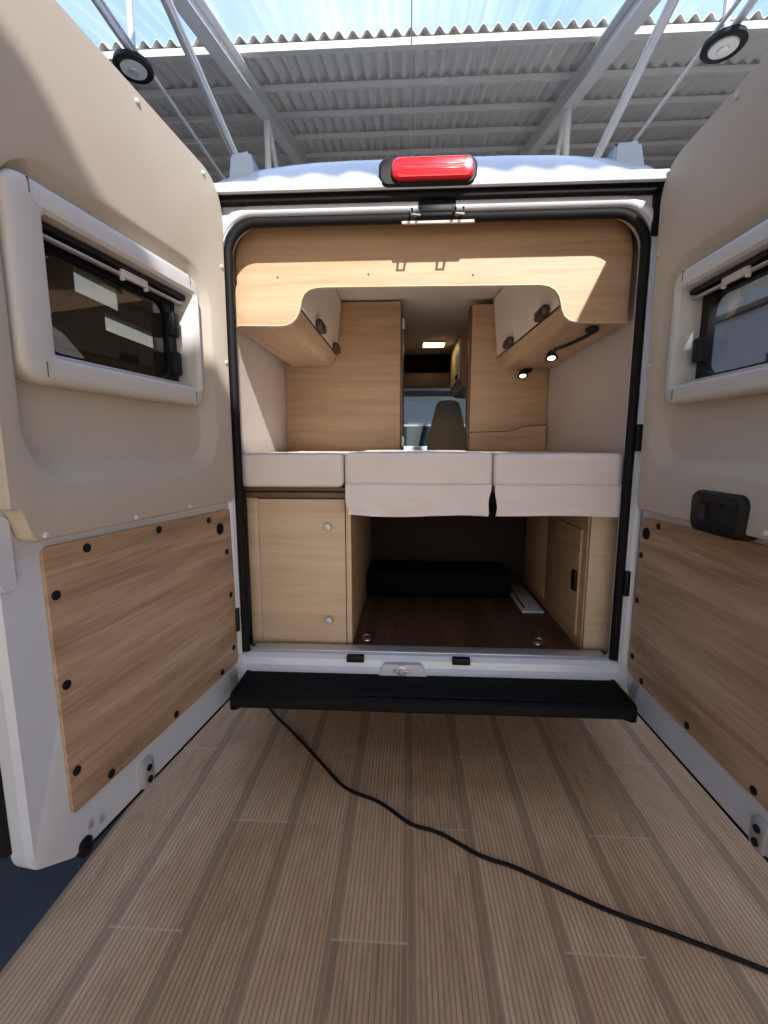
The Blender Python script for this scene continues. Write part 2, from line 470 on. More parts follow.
# roof with the rear lip, crowned across the width
bm = B()
prof = [(-0.030, 2.205, 0), (-0.058, 2.212, 0), (-0.064, 2.226, 0), (-0.060, 2.240, 0), (-0.046, 2.248, .15), (-0.020, 2.282, .55), (0.020, 2.328, .9), (0.065, 2.368, 1), (0.12, 2.396, 1), (0.25, 2.412, 1), (1.2, 2.42, 1), (LEN, 2.36, 1)]
XS = [-0.865, -0.83, -0.78, -0.70, -0.62, -0.55, -0.45, -0.35, -0.2, -0.05, 0.08, 0.2, 0.35, 0.5, 0.6, 0.7, 0.78, 0.85, 0.93, 0.98, 1.015]
rows = []
for x in XS:
    q = abs(x - 0.075)
    drop = 0.0 if q < 0.30 else (0.015 * ((q - 0.30) / 0.3) ** 1.6 if q < 0.6 else 0.015 + 0.035 * ((q - 0.6) / 0.18) if q < 0.78 else 0.05 + 0.09 * ((q - 0.78) / 0.16))
    rows.append([bm.verts.new((x, y, z - drop * k)) for y, z, k in prof])
for a, b_ in zip(rows[:-1], rows[1:]):
    for i in range(len(prof) - 1): bm.faces.new((a[i], b_[i], b_[i + 1], a[i + 1]))
obj('roof', bm, M['white'], van, angle=50)
for x0, x1, t0, t1, h in ((-0.680, -0.560, -0.664, -0.588, 2.402), (0.718, 0.846, 0.722, 0.808, 2.392)):
    bm = B()
    prism(bm, rpoly([(x0, 2.27, 0), (x1, 2.27, 0), (t1, h, 0.012), (t0, h, 0.012)], 4), 0.05, 0.42, xz)
    bmesh.ops.bevel(bm, geom=[e for e in bm.edges if e.calc_length() > 0.3 or (e.verts[0].co.y < 0.06 and e.verts[1].co.y < 0.06)], offset=0.008, segments=2, affect='EDGES')
    obj('roof_rail_end', bm, M['bluewhite'], van, angle=40)
# painted surround, seal, gasket
def arch(x0, x1, z0, z1, r, y, n=12):
    p = [(x0, y, z0)]
    for k in range(n + 1):
        a = PI - PI / 2 * k / n; p.append((x0 + r + r * math.cos(a), y, z1 - r + r * math.sin(a)))
    for k in range(n + 1):
        a = PI / 2 - PI / 2 * k / n; p.append((x1 - r + r * math.cos(a), y, z1 - r + r * math.sin(a)))
    p.append((x1, y, z0)); return p
bm = B(); tube(bm, arch(-0.712, 0.874, 0.47, 2.176, 0.14, 0.006), 0.019, 12)
obj('painted_surround', bm, M['white'], van, angle=70)
bm = B(); tube(bm, arch(-0.676, 0.836, 0.476, 2.143, 0.115, 0.014), 0.017, 12)
obj('door_seal', bm, M['rubber'], van, angle=70)
bm = B(); box(bm, -0.70, 0.868, -0.046, -0.001, 2.206, 2.2115, 0.002); box(bm, -0.70, 0.868, -0.036, -0.002, 2.188, 2.207, 0.004)
obj('roof_gasket', bm, M['rubber'], van)
for x, w in ((-0.705, 1), (0.862, -1)):
    bm = B(); prism(bm, rpoly([(x - 0.02, 2.06, 0.005), (x + 0.012, 2.05, 0.005), (x + 0.02, 2.17, 0.005), (x + 0.024, 2.204, 0.004), (x - 0.024, 2.204, 0.004)], 3), -0.022, -0.002, xz)
    obj('door_stop', bm, M['rubber'], van, angle=40)
for x, zs in ((0.856, (1.36, 0.80)), (-0.70, (1.36, 0.62))):
    for z in zs:
        bm = B(); box(bm, x - 0.012, x + 0.008, -0.018, 0.002, z - 0.05, z + 0.05, 0.004)
        obj('hinge', bm, M['black'], van)
# striker plate and hooks under the roof edge
bm = B(); box(bm, 0.028, 0.162, -0.014, 0.0, 2.138, 2.192, 0.004)
box(bm, 0.04, 0.15, -0.018, -0.012, 2.150, 2.172, 0.003)
sp = obj('lock_plate', bm, M['black'], van)
for x in (0.020, 0.172):
    bm = B()
    tube(bm, [(x - 0.014, -0.002, 2.156), (x - 0.014, -0.030, 2.152), (x - 0.013, -0.044, 2.128), (x + 0.013, -0.044, 2.128), (x + 0.014, -0.030, 2.152), (x + 0.014, -0.002, 2.156)], 0.0055, 8)
    obj('lock_loop', bm, M['chrome'], van)
bm = B(); box(bm, -0.03, 0.23, 0.001, 0.012, 2.120, 2.130, 0.003); obj('hook_rail', bm, M['head'], van)
# high-level brake light
bm = B(); loft(bm, [(rrect(-0.108, 2.211, 0.226, 2.300, 0.03), 0.03), (rrect(-0.108, 2.211, 0.226, 2.300, 0.03), -0.060), (rrect(-0.100, 2.216, 0.221, 2.295, 0.028), -0.068)], (0.06, 2.256), xz, True, True)
bl = obj('brake_light', bm, M['black'], van, angle=40)
bm = B(); loft(bm, [(rrect(-0.062, 2.222, 0.213, 2.291, 0.026), -0.066), (rrect(-0.062, 2.222, 0.213, 2.291, 0.026), -0.080), (rrect(-0.055, 2.227, 0.207, 2.286, 0.024), -0.087), (rrect(-0.045, 2.235, 0.197, 2.278, 0.016), -0.089)], (0.077, 2.257), xz, True, True)
obj('lens', bm, M['red'], bl, angle=30)
for k in range(2):
    bm = B(); box(bm, -0.030, 0.184, -0.0905, -0.087, 2.247 + 0.014 * k, 2.2505 + 0.014 * k, 0.001)
    obj('reflector_rib', bm, M['red'], bl)
# sill, step
bm = B()
prism(bm, [(0.10, 0.452), (0.10, 0.440), (0.0, 0.395), (-0.028, 0.395), (-0.028, 0.418), (-0.012, 0.428), (-0.004, 0.455), (0.012, 0.470), (0.03, 0.472), (0.04, 0.4635)], -0.688, 0.848, yz)
sill = obj('sill', bm, M['white'], van, angle=25)
bm = B(); box(bm, -0.655, 0.815, 0.028, 0.09, 0.4725, 0.478, 0.002); obj('sill_strip', bm, M['alu'], sill)
for x in (-0.211, 0.222):
    bm = B(); box(bm, x - 0.036, x + 0.036, -0.020, 0.006, 0.449, 0.476, 0.003); obj('sill_clip', bm, M['black'], sill)
bm = B(); prism(bm, rpoly([(-0.115, 0.404, 0.004), (0.085, 0.404, 0.004), (0.06, 0.452, 0.01), (-0.09, 0.452, 0.01)], 4), -0.034, -0.012, xz)
lp = obj('latch_plate', bm, M['white'], sill, angle=30)
bm = B(); lathe(bm, [(0.022, 0), (0.022, 0.006), (0.010, 0.010), (0.010, 0.022), (0.004, 0.026)], 20, Matrix.Translation((-0.02, -0.034, 0.430)) @ Matrix.Rotation(PI / 2, 4, 'X'))
box(bm, -0.055, 0.012, -0.046, -0.034, 0.424, 0.433, 0.003)
obj('latch_pin', bm, M['steel'], sill)
bm = B()
pr = [(-0.004, 0.30), (-0.004, 0.402)]
for k in range(9):
    y = -0.022 - k * 0.0185
    pr += [(y, 0.402), (y - 0.003, 0.406), (y - 0.0085, 0.406), (y - 0.0115, 0.402)]
pr += [(-0.200, 0.402), (-0.212, 0.394), (-0.214, 0.362), (-0.206, 0.352), (-0.150, 0.325)]
prism(bm, pr, -0.650, 0.815, yz)
bmesh.ops.triangulate(bm, faces=[f for f in bm.faces if len(f.verts) > 4])
st = obj('rear_step', bm, M['step'], van, angle=20)
for x in (-0.655, 0.820):
    bm = B(); prism(bm, rpoly([(-0.004, 0.30, 0.01), (-0.15, 0.315, 0.01), (-0.216, 0.345, 0.02), (-0.214, 0.41, 0.02), (-0.004, 0.41, 0.0)][::-1], 4), x - 0.006, x + 0.006, yz)
    obj('end_cap', bm, M['step'], st)
bm = B(); box(bm, -0.80, 0.95, 0.02, LEN - 0.1, 0.375, 0.418); obj('underbody', bm, M['dark'], van)

# interior lining
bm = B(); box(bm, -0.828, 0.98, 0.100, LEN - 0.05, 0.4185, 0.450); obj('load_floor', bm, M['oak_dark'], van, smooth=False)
bm = B(); prism(bm, [(-0.722, 0.10), (-0.770, 1.10), (-0.770, 3.30), (-0.83, 3.30), (-0.83, 0.10)], 0.452, 2.19, lambda u, v, w: Vector((u, v, w)))
obj('side_lining', bm, M['felt'], van, smooth=False)
bm = B(); prism(bm, [(0.872, 0.10), (0.846, 1.10), (0.846, 3.30), (0.98, 3.30), (0.98, 0.10)], 0.452, 2.19, lambda u, v, w: Vector((u, v, w)))
obj('side_lining', bm, M['felt'], van, smooth=False)
bm = B(); box(bm, -0.83, 0.98, 0.100, LEN - 0.05, 2.200, 2.235); obj('headliner', bm, M['head'], van, smooth=False)
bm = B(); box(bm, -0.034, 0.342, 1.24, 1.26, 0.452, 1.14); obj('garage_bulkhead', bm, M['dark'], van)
bm = B(); box(bm, -0.765, 0.865, 2.75, 3.1, 2.03, 2.196, 0.004); obj('overcab_shelf', bm, M['dark'], van)
bm = B(); box(bm, -0.765, 0.865, 2.74, 3.1, 1.90, 2.027, 0.004); obj('overcab_panel', bm, M['brown'], van)
bm = B(); prism(bm, [(4.45, 0.452), (LEN - 0.06, 0.452), (LEN - 0.06, 1.22), (4.75, 1.27), (4.5, 1.2)], -0.7, 0.86, yz); obj('dashboard', bm, M['black'], van)
bm = B(); prism(bm, [(LEN - 0.03, 1.20), (LEN - 0.022, 1.20), (LEN - 0.022, 2.06), (LEN - 0.03, 2.06)], -0.698, 0.848, yz)
obj('windscreen', bm, M['screen'], van, smooth=False)
for x in (-0.855, 1.0):
    bm = B(); box(bm, x - 0.003, x + 0.003, 3.351, 4.349, 1.221, 1.949); obj('cab_window', bm, M['screen'], van, smooth=False)

# ------------------------------------------------------------------ rear doors
def rear_door(hinge, ang, m, d):
    """local x runs from the hinge to the free edge, local y*m points to the inside of the door"""
    t = empty('rear_door', (0, 0, 0), parent=van)
    t.matrix_parent_inverse = Matrix()
    t.location = Vector(hinge) - van.location
    t.rotation_euler = (0, 0, ang)
    D = lambda u, v, w: Vector((u, w * m, v))
    W = d['w']
    c = (0.45, 1.3)
    skin = rpoly([(-0.004, 0.303, 0.06), (W - 0.125, 0.303, 0.08), (W, 0.385, 0.07), (W, 2.292, 0.12), (0.0, 2.258, 0.06), (0.0, 1.1, 0.2)], 8)
    skin_b = rpoly([(0.006, 0.315, 0.06), (W - 0.13, 0.315, 0.08), (W - 0.012, 0.395, 0.07), (W - 0.012, 2.280, 0.12), (0.010, 2.246, 0.06), (0.010, 1.1, 0.2)], 8)
    wo = rrect(d['gx0'] - 0.02, 1.505, d['gx1'] + 0.03, 1.83, 0.05)
    bm = B()
    loft(bm, [(wo, -0.060), (skin_b, -0.060), (skin, -0.048), (skin, -0.010), (skin_b, 0.0), (wo, 0.0), (wo, -0.060)], (0.5, 1.66), D)
    obj('door_shell', bm, M['white'], t, local=True, angle=35)
    # beige lining with the pressed pocket round the window
    lz = d['lz']
    out = rpoly([(0.046, lz, 0.02), (0.874, lz + 0.010, 0.02), (0.898, lz + 0.085, 0.02), (W - 0.014, lz + 0.085, 0.005), (W - 0.014, 2.284, 0.11), (0.034, 2.250, 0.11)], 10)
    def shrink(p, k, cc=(0.45, 1.66)): return [(cc[0] + (x - cc[0]) * k, cc[1] + (y - cc[1]) * k) for x, y in p]
    p0 = rrect(d['px0'], 1.240, 0.882, 1.925, 0.13, 12); p1 = rrect(d['px0'] + 0.012, 1.252, 0.870, 1.913, 0.12, 12)
    p2 = rrect(d['px0'] + 0.050, 1.285, 0.867, 1.885, 0.095, 12); p3 = rrect(d['px0'] + 0.060, 1.293, 0.862, 1.877, 0.09, 12)
    bm = B()
    loft(bm, [(wo, 0.003), (out, 0.003), (out, 0.034), (shrink(out, 0.997), 0.041), (shrink(out, 0.991), 0.044), (p0, 0.044), (p1, 0.039), (p2, 0.010), (p3, 0.006), (wo, 0.006), (wo, 0.003)], (0.5, 1.66), D)
    obj('upper_lining', bm, M['beige'], t, local=True, angle=28)
    # oak panel
    wd = rpoly([(0.006, 0.436, 0.04), (0.822, 0.436, 0.012), (0.828, d['wz'] + 0.010, 0.02), (0.026, d['wz'] - 0.012, 0.012)], 6)
    bm = B(); loft(bm, [(wd, 0.001), (wd, 0.008), (shrink(wd, 0.997, (0.42, 0.77)), 0.009)], (0.42, 0.77), D, True, True)
    obj('wood_panel', bm, M['oak_door'], t, local=True, angle=30)
    # latch cover pressed in the white metal
    cv = rrect(0.890, 1.030, W - 0.008, lz + 0.070, 0.014); bm = B()
    loft(bm, [(cv, 0.001), (cv, 0.006), (shrink(cv, 0.97, (0.906, 1.10)), 0.008)], (0.906, 1.10), D, True, True)
    obj('latch_cover', bm, M['white'], t, local=True)
    rot = Matrix.Rotation(-PI / 2 * m, 4, 'X')
    for x, z in d['screws']:
        bm = B(); lathe(bm, [(0.0115, 0.007), (0.0115, 0.0115), (0.008, 0.0135), (0.0, 0.0135)], 16, Matrix.Translation((x, 0, z)) @ rot)
        obj('screw', bm, M['black'], t, local=True)
    x, z = d['hole']
    bm = B(); lathe(bm, [(0.022, 0.007), (0.022, 0.013), (0.018, 0.014), (0.016, 0.011), (0.0, 0.011)], 20, Matrix.Translation((x, 0, z)) @ rot)
    obj('grommet', bm, M['rubber'], t, local=True)
    for x, z in d['clips']:
        bm = B(); lathe(bm, [(0.0075, 0.038), (0.0075, 0.047), (0.005, 0.050), (0.0, 0.051)], 14, Matrix.Translation((x, 0, z)) @ rot)
        obj('trim_clip', bm, M['frame'], t, local=True)
    # window: frame, reveal, pane, blind
    a0, a1 = d['fx0'], d['fx1']; g0, g1 = d['gx0'], d['gx1']
    fo = rrect(a0, 1.462, a1, 1.872, 0.05, 8); fo2 = rrect(a0 + 0.008, 1.470, a1 - 0.008, 1.864, 0.045, 8)
    gi2 = rrect(g0 - 0.010, 1.512, g1 + 0.012, 1.822, 0.016, 6); gi = rrect(g0, 1.520, g1, 1.814, 0.012, 6)
    gd = rrect(g0 + 0.004, 1.524, g1 - 0.004, 1.810, 0.012, 6)
    bm = B()
    fo3 = rrect(a0 + 0.003, 1.465, a1 - 0.003, 1.869, 0.048, 8); fo4 = rrect(a0 + 0.018, 1.480, a1 - 0.018, 1.854, 0.040, 8)
    loft(bm, [(fo, 0.0075), (fo, 0.034), (fo3, 0.042), (fo2, 0.047), (fo4, 0.050), (gi2, 0.049), (gi, 0.042), (gd, -0.044), (rrect(g0 - 0.016, 1.508, g1 + 0.02, 1.826, 0.02), -0.044)], ((a0 + a1) / 2, 1.66), D)
    obj('window_frame', bm, M['frame'], t, local=True, angle=30)
    for z0, z1 in ((1.506, 1.514), (1.820, 1.828)):
        pass
    for xx in (a0 + 0.055, a1 - 0.055):                # corner mouldings' joints
        for z0, z1 in ((1.464, 1.511), (1.824, 1.870)):
            bm = B(); box(bm, xx - 0.0008, xx + 0.0008, min(0.044 * m, 0.0512 * m), max(0.044 * m, 0.0512 * m), z0 + 0.012, z1 - 0.004)
            obj('frame_joint', bm, M['brown'], t, local=True, smooth=False)
    bo = rrect(g0 + 0.005, 1.525, g1 - 0.005, 1.809, 0.012, 8); bi = rrect(g0 + 0.048, 1.546, g1 - 0.035, 1.776, 0.045, 8)
    bm = B(); loft(bm, [(bo, -0.042), (bo, -0.024), (bi, -0.020), (bi, -0.042), (bo, -0.042)], ((g0 + g1) / 2, 1.66), D)
    obj('pane_border', bm, M['black'], t, local=True, angle=30)
    gp = rrect(g0 + 0.040, 1.540, g1 - 0.028, 1.784, 0.045, 8)
    bm = B(); loft(bm, [(gp, -0.031), (gp, -0.034)], ((g0 + g1) / 2, 1.66), D, True, True)
    obj('pane', bm, M[d['glass']], t, local=True)
    y0, y1 = sorted((-0.018 * m, 0.020 * m))
    bm = B(); box(bm, g0 + 0.007, g1 - 0.007, y0, y1, 1.796, 1.809, 0.002)
    obj('blind_cassette', bm, M['black'], t, local=True)
    y0, y1 = sorted((-0.004 * m, 0.012 * m))
    bm = B(); box(bm, g0 + 0.007, g1 - 0.007, y0, y1, 1.781, 1.789, 0.003)
    obj('blind_bar', bm, M['steel'], t, local=True)
    y0, y1 = sorted((0.006 * m, 0.018 * m)); hx = d['tab']
    bm = B(); box(bm, hx - 0.050, hx + 0.050, y0, y1, 1.776, 1.803, 0.004)
    box(bm, hx - 0.050, hx - 0.040, y0, y1, 1.768, 1.78, 0.003); box(bm, hx + 0.040, hx + 0.050, y0, y1, 1.768, 1.78, 0.003)
    obj('blind_handle', bm, M['frame'], t, local=True)
    y0, y1 = sorted((0.004 * m, 0.022 * m))
    bm = B(); box(bm, g0 + 0.007, g1 - 0.007, y0, y1, 1.522, 1.532, 0.003)
    obj('bottom_rail', bm, M['steel'], t, local=True)
    for z in (1.60, 1.72) if d['catch'] else (1.63,):
        y0, y1 = sorted((-0.022 * m, 0.012 * m))
        bm = B(); box(bm, g0 + 0.030, g0 + 0.062, y0, y1, z - 0.045, z + 0.03, 0.008)
        obj('window_catch', bm, M['black'], t, local=True)
    # door check plate and rollers at the bottom
    sx = d['striker']
    bm = B(); loft(bm, [(rrect(sx - 0.026, 0.312, sx + 0.026, 0.400, 0.018), 0.001), (rrect(sx - 0.026, 0.312, sx + 0.026, 0.400, 0.018), 0.012), (rrect(sx - 0.020, 0.318, sx + 0.020, 0.394, 0.014), 0.016)], (sx, 0.356), D, True, True)
    obj('bottom_catch', bm, M['steel'], t, local=True)
    for z in (0.337, 0.375):
        bm = B(); lathe(bm, [(0.010, 0.014), (0.010, 0.020), (0.0, 0.020)], 14, Matrix.Translation((sx, 0, z)) @ rot)
        obj('bolt', bm, M['black'], t, local=True)
    bm = B(); loft(bm, [(rrect(0.775, 0.296, 0.812, 0.345, 0.016), -0.05), (rrect(0.775, 0.296, 0.812, 0.345, 0.016), 0.006), (rrect(0.780, 0.302, 0.807, 0.340, 0.012), 0.010)], (0.793, 0.320), D, True, True)
    obj('bump_stop', bm, M['rubber'], t, local=True)
    for x, z in ((0.776, 0.366), (0.742, 0.352)):
        bm = B(); lathe(bm, [(0.009, 0.0), (0.009, 0.007), (0.0, 0.008)], 12, Matrix.Translation((x, 0, z)) @ rot)
        obj('bolt', bm, M['steel'], t, local=True)
    pts = [(0.05, -0.020 * m, 0.2975), (W - 0.16, -0.020 * m, 0.2975)]
    bm = B(); tube(bm, pts, 0.011, 8); obj('bottom_seal', bm, M['rubber'], t, local=True)
    pts = [(W + 0.002, -0.055 * m, 0.43), (W + 0.002, -0.055 * m, 2.15)]
    bm = B(); tube(bm, pts, 0.013, 8); obj('edge_seal', bm, M['rubber'], t, local=True)
    return t, D

LD = dict(w=0.932, lz=1.118, wz=1.096, px0=0.135, fx0=0.212, fx1=0.860, gx0=0.244, gx1=0.776, glass='tinted', tab=0.472, catch=True, striker=0.572,
          screws=[(0.71, 1.080), (0.444, 1.077), (0.175, 1.062), (0.806, 0.99), (0.063, 0.919), (0.049, 0.739), (0.047, 0.514), (0.804, 0.768), (0.141, 0.455), (0.425, 0.455), (0.802, 0.541), (0.702, 0.455)],
          hole=(0.104, 1.018), clips=[(0.846, 1.140), (0.575, 1.136), (0.334, 1.134), (0.452, 2.235), (0.148, 2.225), (0.060, 1.967), (0.060, 1.636)])
RD = dict(w=0.932, lz=1.098, wz=1.080, px0=0.088, fx0=0.160, fx1=0.810, gx0=0.200, gx1=0.734, glass='clear', tab=0.395, catch=False, striker=0.690,
          screws=[(0.135, 1.050), (0.040, 0.923), (0.038, 0.745), (0.038, 0.517), (0.113, 0.455), (0.386, 0.455), (0.658, 0.455), (0.806, 0.62), (0.806, 0.84), (0.68, 1.065)],
          hole=(0.063, 1.010), clips=[(0.640, 1.122), (0.376, 2.235), (0.074, 2.215), (0.054, 1.976), (0.054, 1.612), (0.845, 1.122)])
A_L = math.atan2(-math.cos(math.radians(7.6)), -math.sin(math.radians(7.6)))
rear_door((-0.710, 0.006, 0), A_L, 1, LD)
A_R = math.atan2(-math.cos(math.radians(1.0)), math.sin(math.radians(1.0)))
rd, DR = rear_door((0.890, -0.004, 0), A_R, -1, RD)
# black inside handle
ho = rpoly([(0.392, 1.086, 0.03), (0.590, 1.086, 0.03), (0.600, 1.206, 0.03), (0.386, 1.206, 0.03)][::1], 8)
ho = [(x - 0.014, y) for x, y in ho]
def hs(k): return [(0.479 + (x - 0.479) * k, 1.146 + (y - 1.146) * k) for x, y in ho]
bm = B(); loft(bm, [(ho, 0.0092), (ho, 0.042), (hs(0.97), 0.056), (hs(0.90), 0.064), (hs(0.84), 0.066),
                    (rrect(0.426, 1.118, 0.534, 1.178, 0.012), 0.066), (rrect(0.432, 1.123, 0.528, 1.173, 0.012), 0.054)], (0.479, 1.146), DR, True, True)
ih = obj('inside_handle', bm, M['black'], rd, local=True, angle=28)

# ------------------------------------------------------------------ sleeping area fittings
def thing(name, loc, label, cat, group=None): return empty(name, loc, label, cat, group)

# oak arch across the top of the opening, S-curved cut-out
t = thing('header_arch', (0.08, 0.13, 1.80), 'oak arch spanning the top of the bed opening between the overhead cabinets', 'arch panel')
cut = [(-0.685, 1.812), (-0.520, 1.808), (-0.493, 1.811), (-0.470, 1.820), (-0.452, 1.836), (-0.440, 1.858), (-0.434, 1.880), (-0.428, 1.905), (-0.416, 1.928), (-0.395, 1.944), (-0.365, 1.951), (-0.30, 1.952),
       (0.50, 1.946), (0.535, 1.941), (0.563, 1.925), (0.579, 1.902), (0.586, 1.878), (0.592, 1.852), (0.603, 1.829), (0.622, 1.814), (0.650, 1.807), (0.690, 1.806), (0.840, 1.802)]
top = [(0.840, 2.06), (0.834, 2.10), (0.815, 2.14), (0.780, 2.168), (0.735, 2.18), (-0.58, 2.18), (-0.625, 2.168), (-0.658, 2.14), (-0.678, 2.10), (-0.685, 2.06)]
def top_z(x):
    for (xa, za), (xb, zb) in zip(top[:-1], top[1:]):
        if xb <= x <= xa: return za + (zb - za) * ((xa - x) / (xa - xb) if xa > xb else 0)
    return 2.06
def cut_z(x):
    for (xa, za), (xb, zb) in zip(cut[:-1], cut[1:]):
        if xa <= x <= xb: return za + (zb - za) * (x - xa) / (xb - xa)
    return cut[-1][1]
xs_ = sorted({round(p[0], 5) for p in cut + top})
bm = B(); rows = []
for x in xs_:
    rows.append([bm.verts.new((x, 0.120, cut_z(x))), bm.verts.new((x, 0.120, top_z(x))), bm.verts.new((x, 0.137, top_z(x))), bm.verts.new((x, 0.137, cut_z(x)))])
for A, C_ in zip(rows[:-1], rows[1:]):
    for k in range(4): bm.faces.new((A[k], A[(k + 1) % 4], C_[(k + 1) % 4], C_[k]))
bm.faces.new(rows[0]); bm.faces.new(rows[-1][::-1])
obj('arch_board', bm, M['oak_x'], t, angle=30)
bm = B()
rows = []
for i in range(len(cut)):
    a = Vector(cut[max(i - 1, 0)]); b_ = Vector(cut[min(i + 1, len(cut) - 1)]); d_ = (b_ - a).normalized(); n = Vector((d_.y, -d_.x))
    p = Vector(cut[i]); q = p + n * 0.0022; p2 = p - n * 0.0005
    rows.append([bm.verts.new((p2.x, 0.1185, p2.y)), bm.verts.new((q.x, 0.1185, q.y)), bm.verts.new((q.x, 0.1385, q.y)), bm.verts.new((p2.x, 0.1385, p2.y))])
for A, C_ in zip(rows[:-1], rows[1:]):
    for k in range(4): bm.faces.new((A[k], A[(k + 1) % 4], C_[(k + 1) % 4], C_[k]))
obj('edge_band', bm, M['edge'], t, angle=50)
for x, z in ((-0.16, 1.995), (0.245, 1.985), (-0.52, 1.99)):
    bm = B(); lathe(bm, [(0.004, 0.0), (0.004, 0.002), (0.0, 0.003)], 10, Matrix.Translation((x, 0.1195, z)) @ Matrix.Rotation(PI / 2, 4, 'X'))
    obj('screw_cap', bm, M['brown'], t)

def overhead(side, label, x_wall, x_lip, x_in, handles, taper=0.0, dip=0.0):
    """oak locker under the ceiling running away from the doors; inner side faces the aisle"""
    t = thing('overhead_cabinet', ((x_wall + x_in) / 2, 0.62, 1.81), label, 'overhead cabinet')
    def tz(u, v, w):
        k = (w - 0.14) / 0.95
        q = max(0.0, min(1.0, (u - x_wall) / (x_in - x_wall)))
        return Vector((u + taper * k * q, w, v + (dip * k if v < 2.1 else 0)))
    s = side
    bot = 1.812 if s < 0 else 1.806
    sec = [(x_wall, bot), (x_lip + s * 0.035, bot), (x_lip + s * 0.012, bot + 0.008), (x_lip, bot + 0.028), (x_in, bot + 0.062), (x_in + s * 0.03, bot + 0.066), (x_in + s * 0.03, 2.19), (x_wall, 2.19)]
    if s > 0: sec = sec[::-1]
    bm = B(); prism(bm, sec, 0.142, 1.092, tz)
    obj('carcass', bm, M['oak_y'], t, angle=45)
    bm = B(); prism(bm, [(x_in - s * 0.002, bot + 0.062), (x_in + s * 0.02, bot + 0.062), (x_in + s * 0.02, bot + 0.072), (x_in - s * 0.002, bot + 0.072)], 0.144, 1.090, tz)
    obj('lip_profile', bm, M['brown'], t)
    lean = -s * 0.030
    p = [(x_in + s * 0.012, bot + 0.075), (x_in - s * 0.004, bot + 0.075), (x_in - s * 0.004 + lean, 2.186), (x_in + s * 0.012 + lean, 2.186)]
    bm = B(); prism(bm, p, 0.150, 1.085, tz)
    bmesh.ops.bevel(bm, geom=bm.edges[:], offset=0.002, segments=1, affect='EDGES')
    dr = obj('door', bm, M['cream'], t, angle=40)
    dr['label'] = 'cream cabinet door'
    for y in handles:
        bm = B()
        x0, x1 = sorted((x_in - s * 0.004, x_in - s * 0.036))
        k = (y - 0.14) / 0.95
        box(bm, x0 + taper * k, x1 + taper * k, y - 0.065, y + 0.065, bot + 0.064 + dip * k, bot + 0.106 + dip * k, 0.009)
        obj('handle', bm, M['darkbrown'], dr)
    return t
overhead(-1, 'oak overhead cabinet with cream door above the knobbed under-bed cabinet', -0.716, -0.463, -0.442, (0.50, 0.98))
overhead(1, 'oak overhead cabinet with cream door and two lit reading lamps beneath', 0.842, 0.610, 0.592, (0.30, 0.80), -0.062, -0.022)

# reading lamps below the right-hand locker
def reading_lamp(base, head, label, neck):
    t = thing('reading_lamp', base, label, 'reading lamp', 'reading lamps under the overhead cabinet')
    b_ = Vector(base); h = Vector(head)
    bm = B(); lathe(bm, [(0.026, 0.0), (0.026, -0.012), (0.016, -0.020), (0.0, -0.020)], 20, Matrix.Translation(b_)); obj('base', bm, M['black'], t)
    pts = spline([b_ + Vector((0, 0, -0.018))] + [Vector(p) for p in neck] + [h + Vector((0, 0, 0.008))], 6)
    bm = B(); tube(bm, pts, 0.008, 8); obj('gooseneck', bm, M['black'], t)
    bm = B(); lathe(bm, [(0.008, 0.026), (0.020, 0.016), (0.027, 0.0), (0.030, -0.014), (0.024, -0.014), (0.022, -0.010), (0.0, -0.010)], 20, Matrix.Translation(h) @ Matrix.Rotation(math.radians(-22), 4, 'X')); hd = obj('lamp_head', bm, M['black'], t)
    bm = B(); lathe(bm, [(0.018, -0.0105), (0.017, -0.0145), (0.0, -0.0150)], 20, Matrix.Translation(h) @ Matrix.Rotation(math.radians(-22), 4, 'X')); obj('led', bm, M['spot_on'], hd)
reading_lamp((0.735, 0.19, 1.7995), (0.690, 0.56, 1.762), 'black gooseneck reading lamp nearest the open doors, switched on', [(0.722, 0.24, 1.775), (0.700, 0.36, 1.772), (0.690, 0.48, 1.778)])
reading_lamp((0.705, 1.055, 1.782), (0.668, 1.02, 1.748), 'small lit reading lamp in the far corner of the overhead cabinet', [(0.700, 1.05, 1.768), (0.685, 1.035, 1.766)])

# tall units at the head of the aisle
t = thing('wardrobe', (-0.40, 1.45, 0.452), 'tall oak wardrobe unit closing the bed end above the knobbed cabinet side', 'wardrobe')
bm = B(); box(bm, -0.768, -0.052, 1.100, 1.80, 0.452, 2.188, 0.002); obj('carcass', bm, M['oak_x'], t)
bm = B(); box(bm, -0.051, -0.036, 1.108, 1.80, 0.46, 2.18, 0.002); dr = obj('door', bm, M['brown'], t)
for z in (1.36, 2.06):
    bm = B(); box(bm, -0.042, -0.026, 1.100, 1.114, z - 0.03, z + 0.03, 0.003); obj('hinge', bm, M['steel'], dr)
t = thing('tall_panel', (0.61, 1.125, 0.452), 'tall oak dividing panel beside the aisle behind the wavy headboard strip', 'panel')
bm = B(); box(bm, 0.376, 0.842, 1.100, 1.150, 0.452, 2.162, 0.002); obj('board', bm, M['oak_x'], t)
bm = B(); box(bm, 0.360, 0.375, 1.098, 1.152, 0.452, 2.155, 0.002); obj('edge_profile', bm, M['brown'], t)
bm = B()
wave = [(0.838, 1.455), (0.79, 1.452), (0.72, 1.447), (0.690, 1.441), (0.665, 1.430), (0.645, 1.421), (0.60, 1.415), (0.50, 1.413), (0.42, 1.411), (0.380, 1.409)]
rows = []
for x, z in wave:
    rows.append([bm.verts.new((x, 1.078, 1.304)), bm.verts.new((x, 1.078, z)), bm.verts.new((x, 1.097, z)), bm.verts.new((x, 1.097, 1.304))])
for A, C_ in zip(rows[:-1], rows[1:]):
    for k in range(4): bm.faces.new((A[k], A[(k + 1) % 4], C_[(k + 1) % 4], C_[k]))
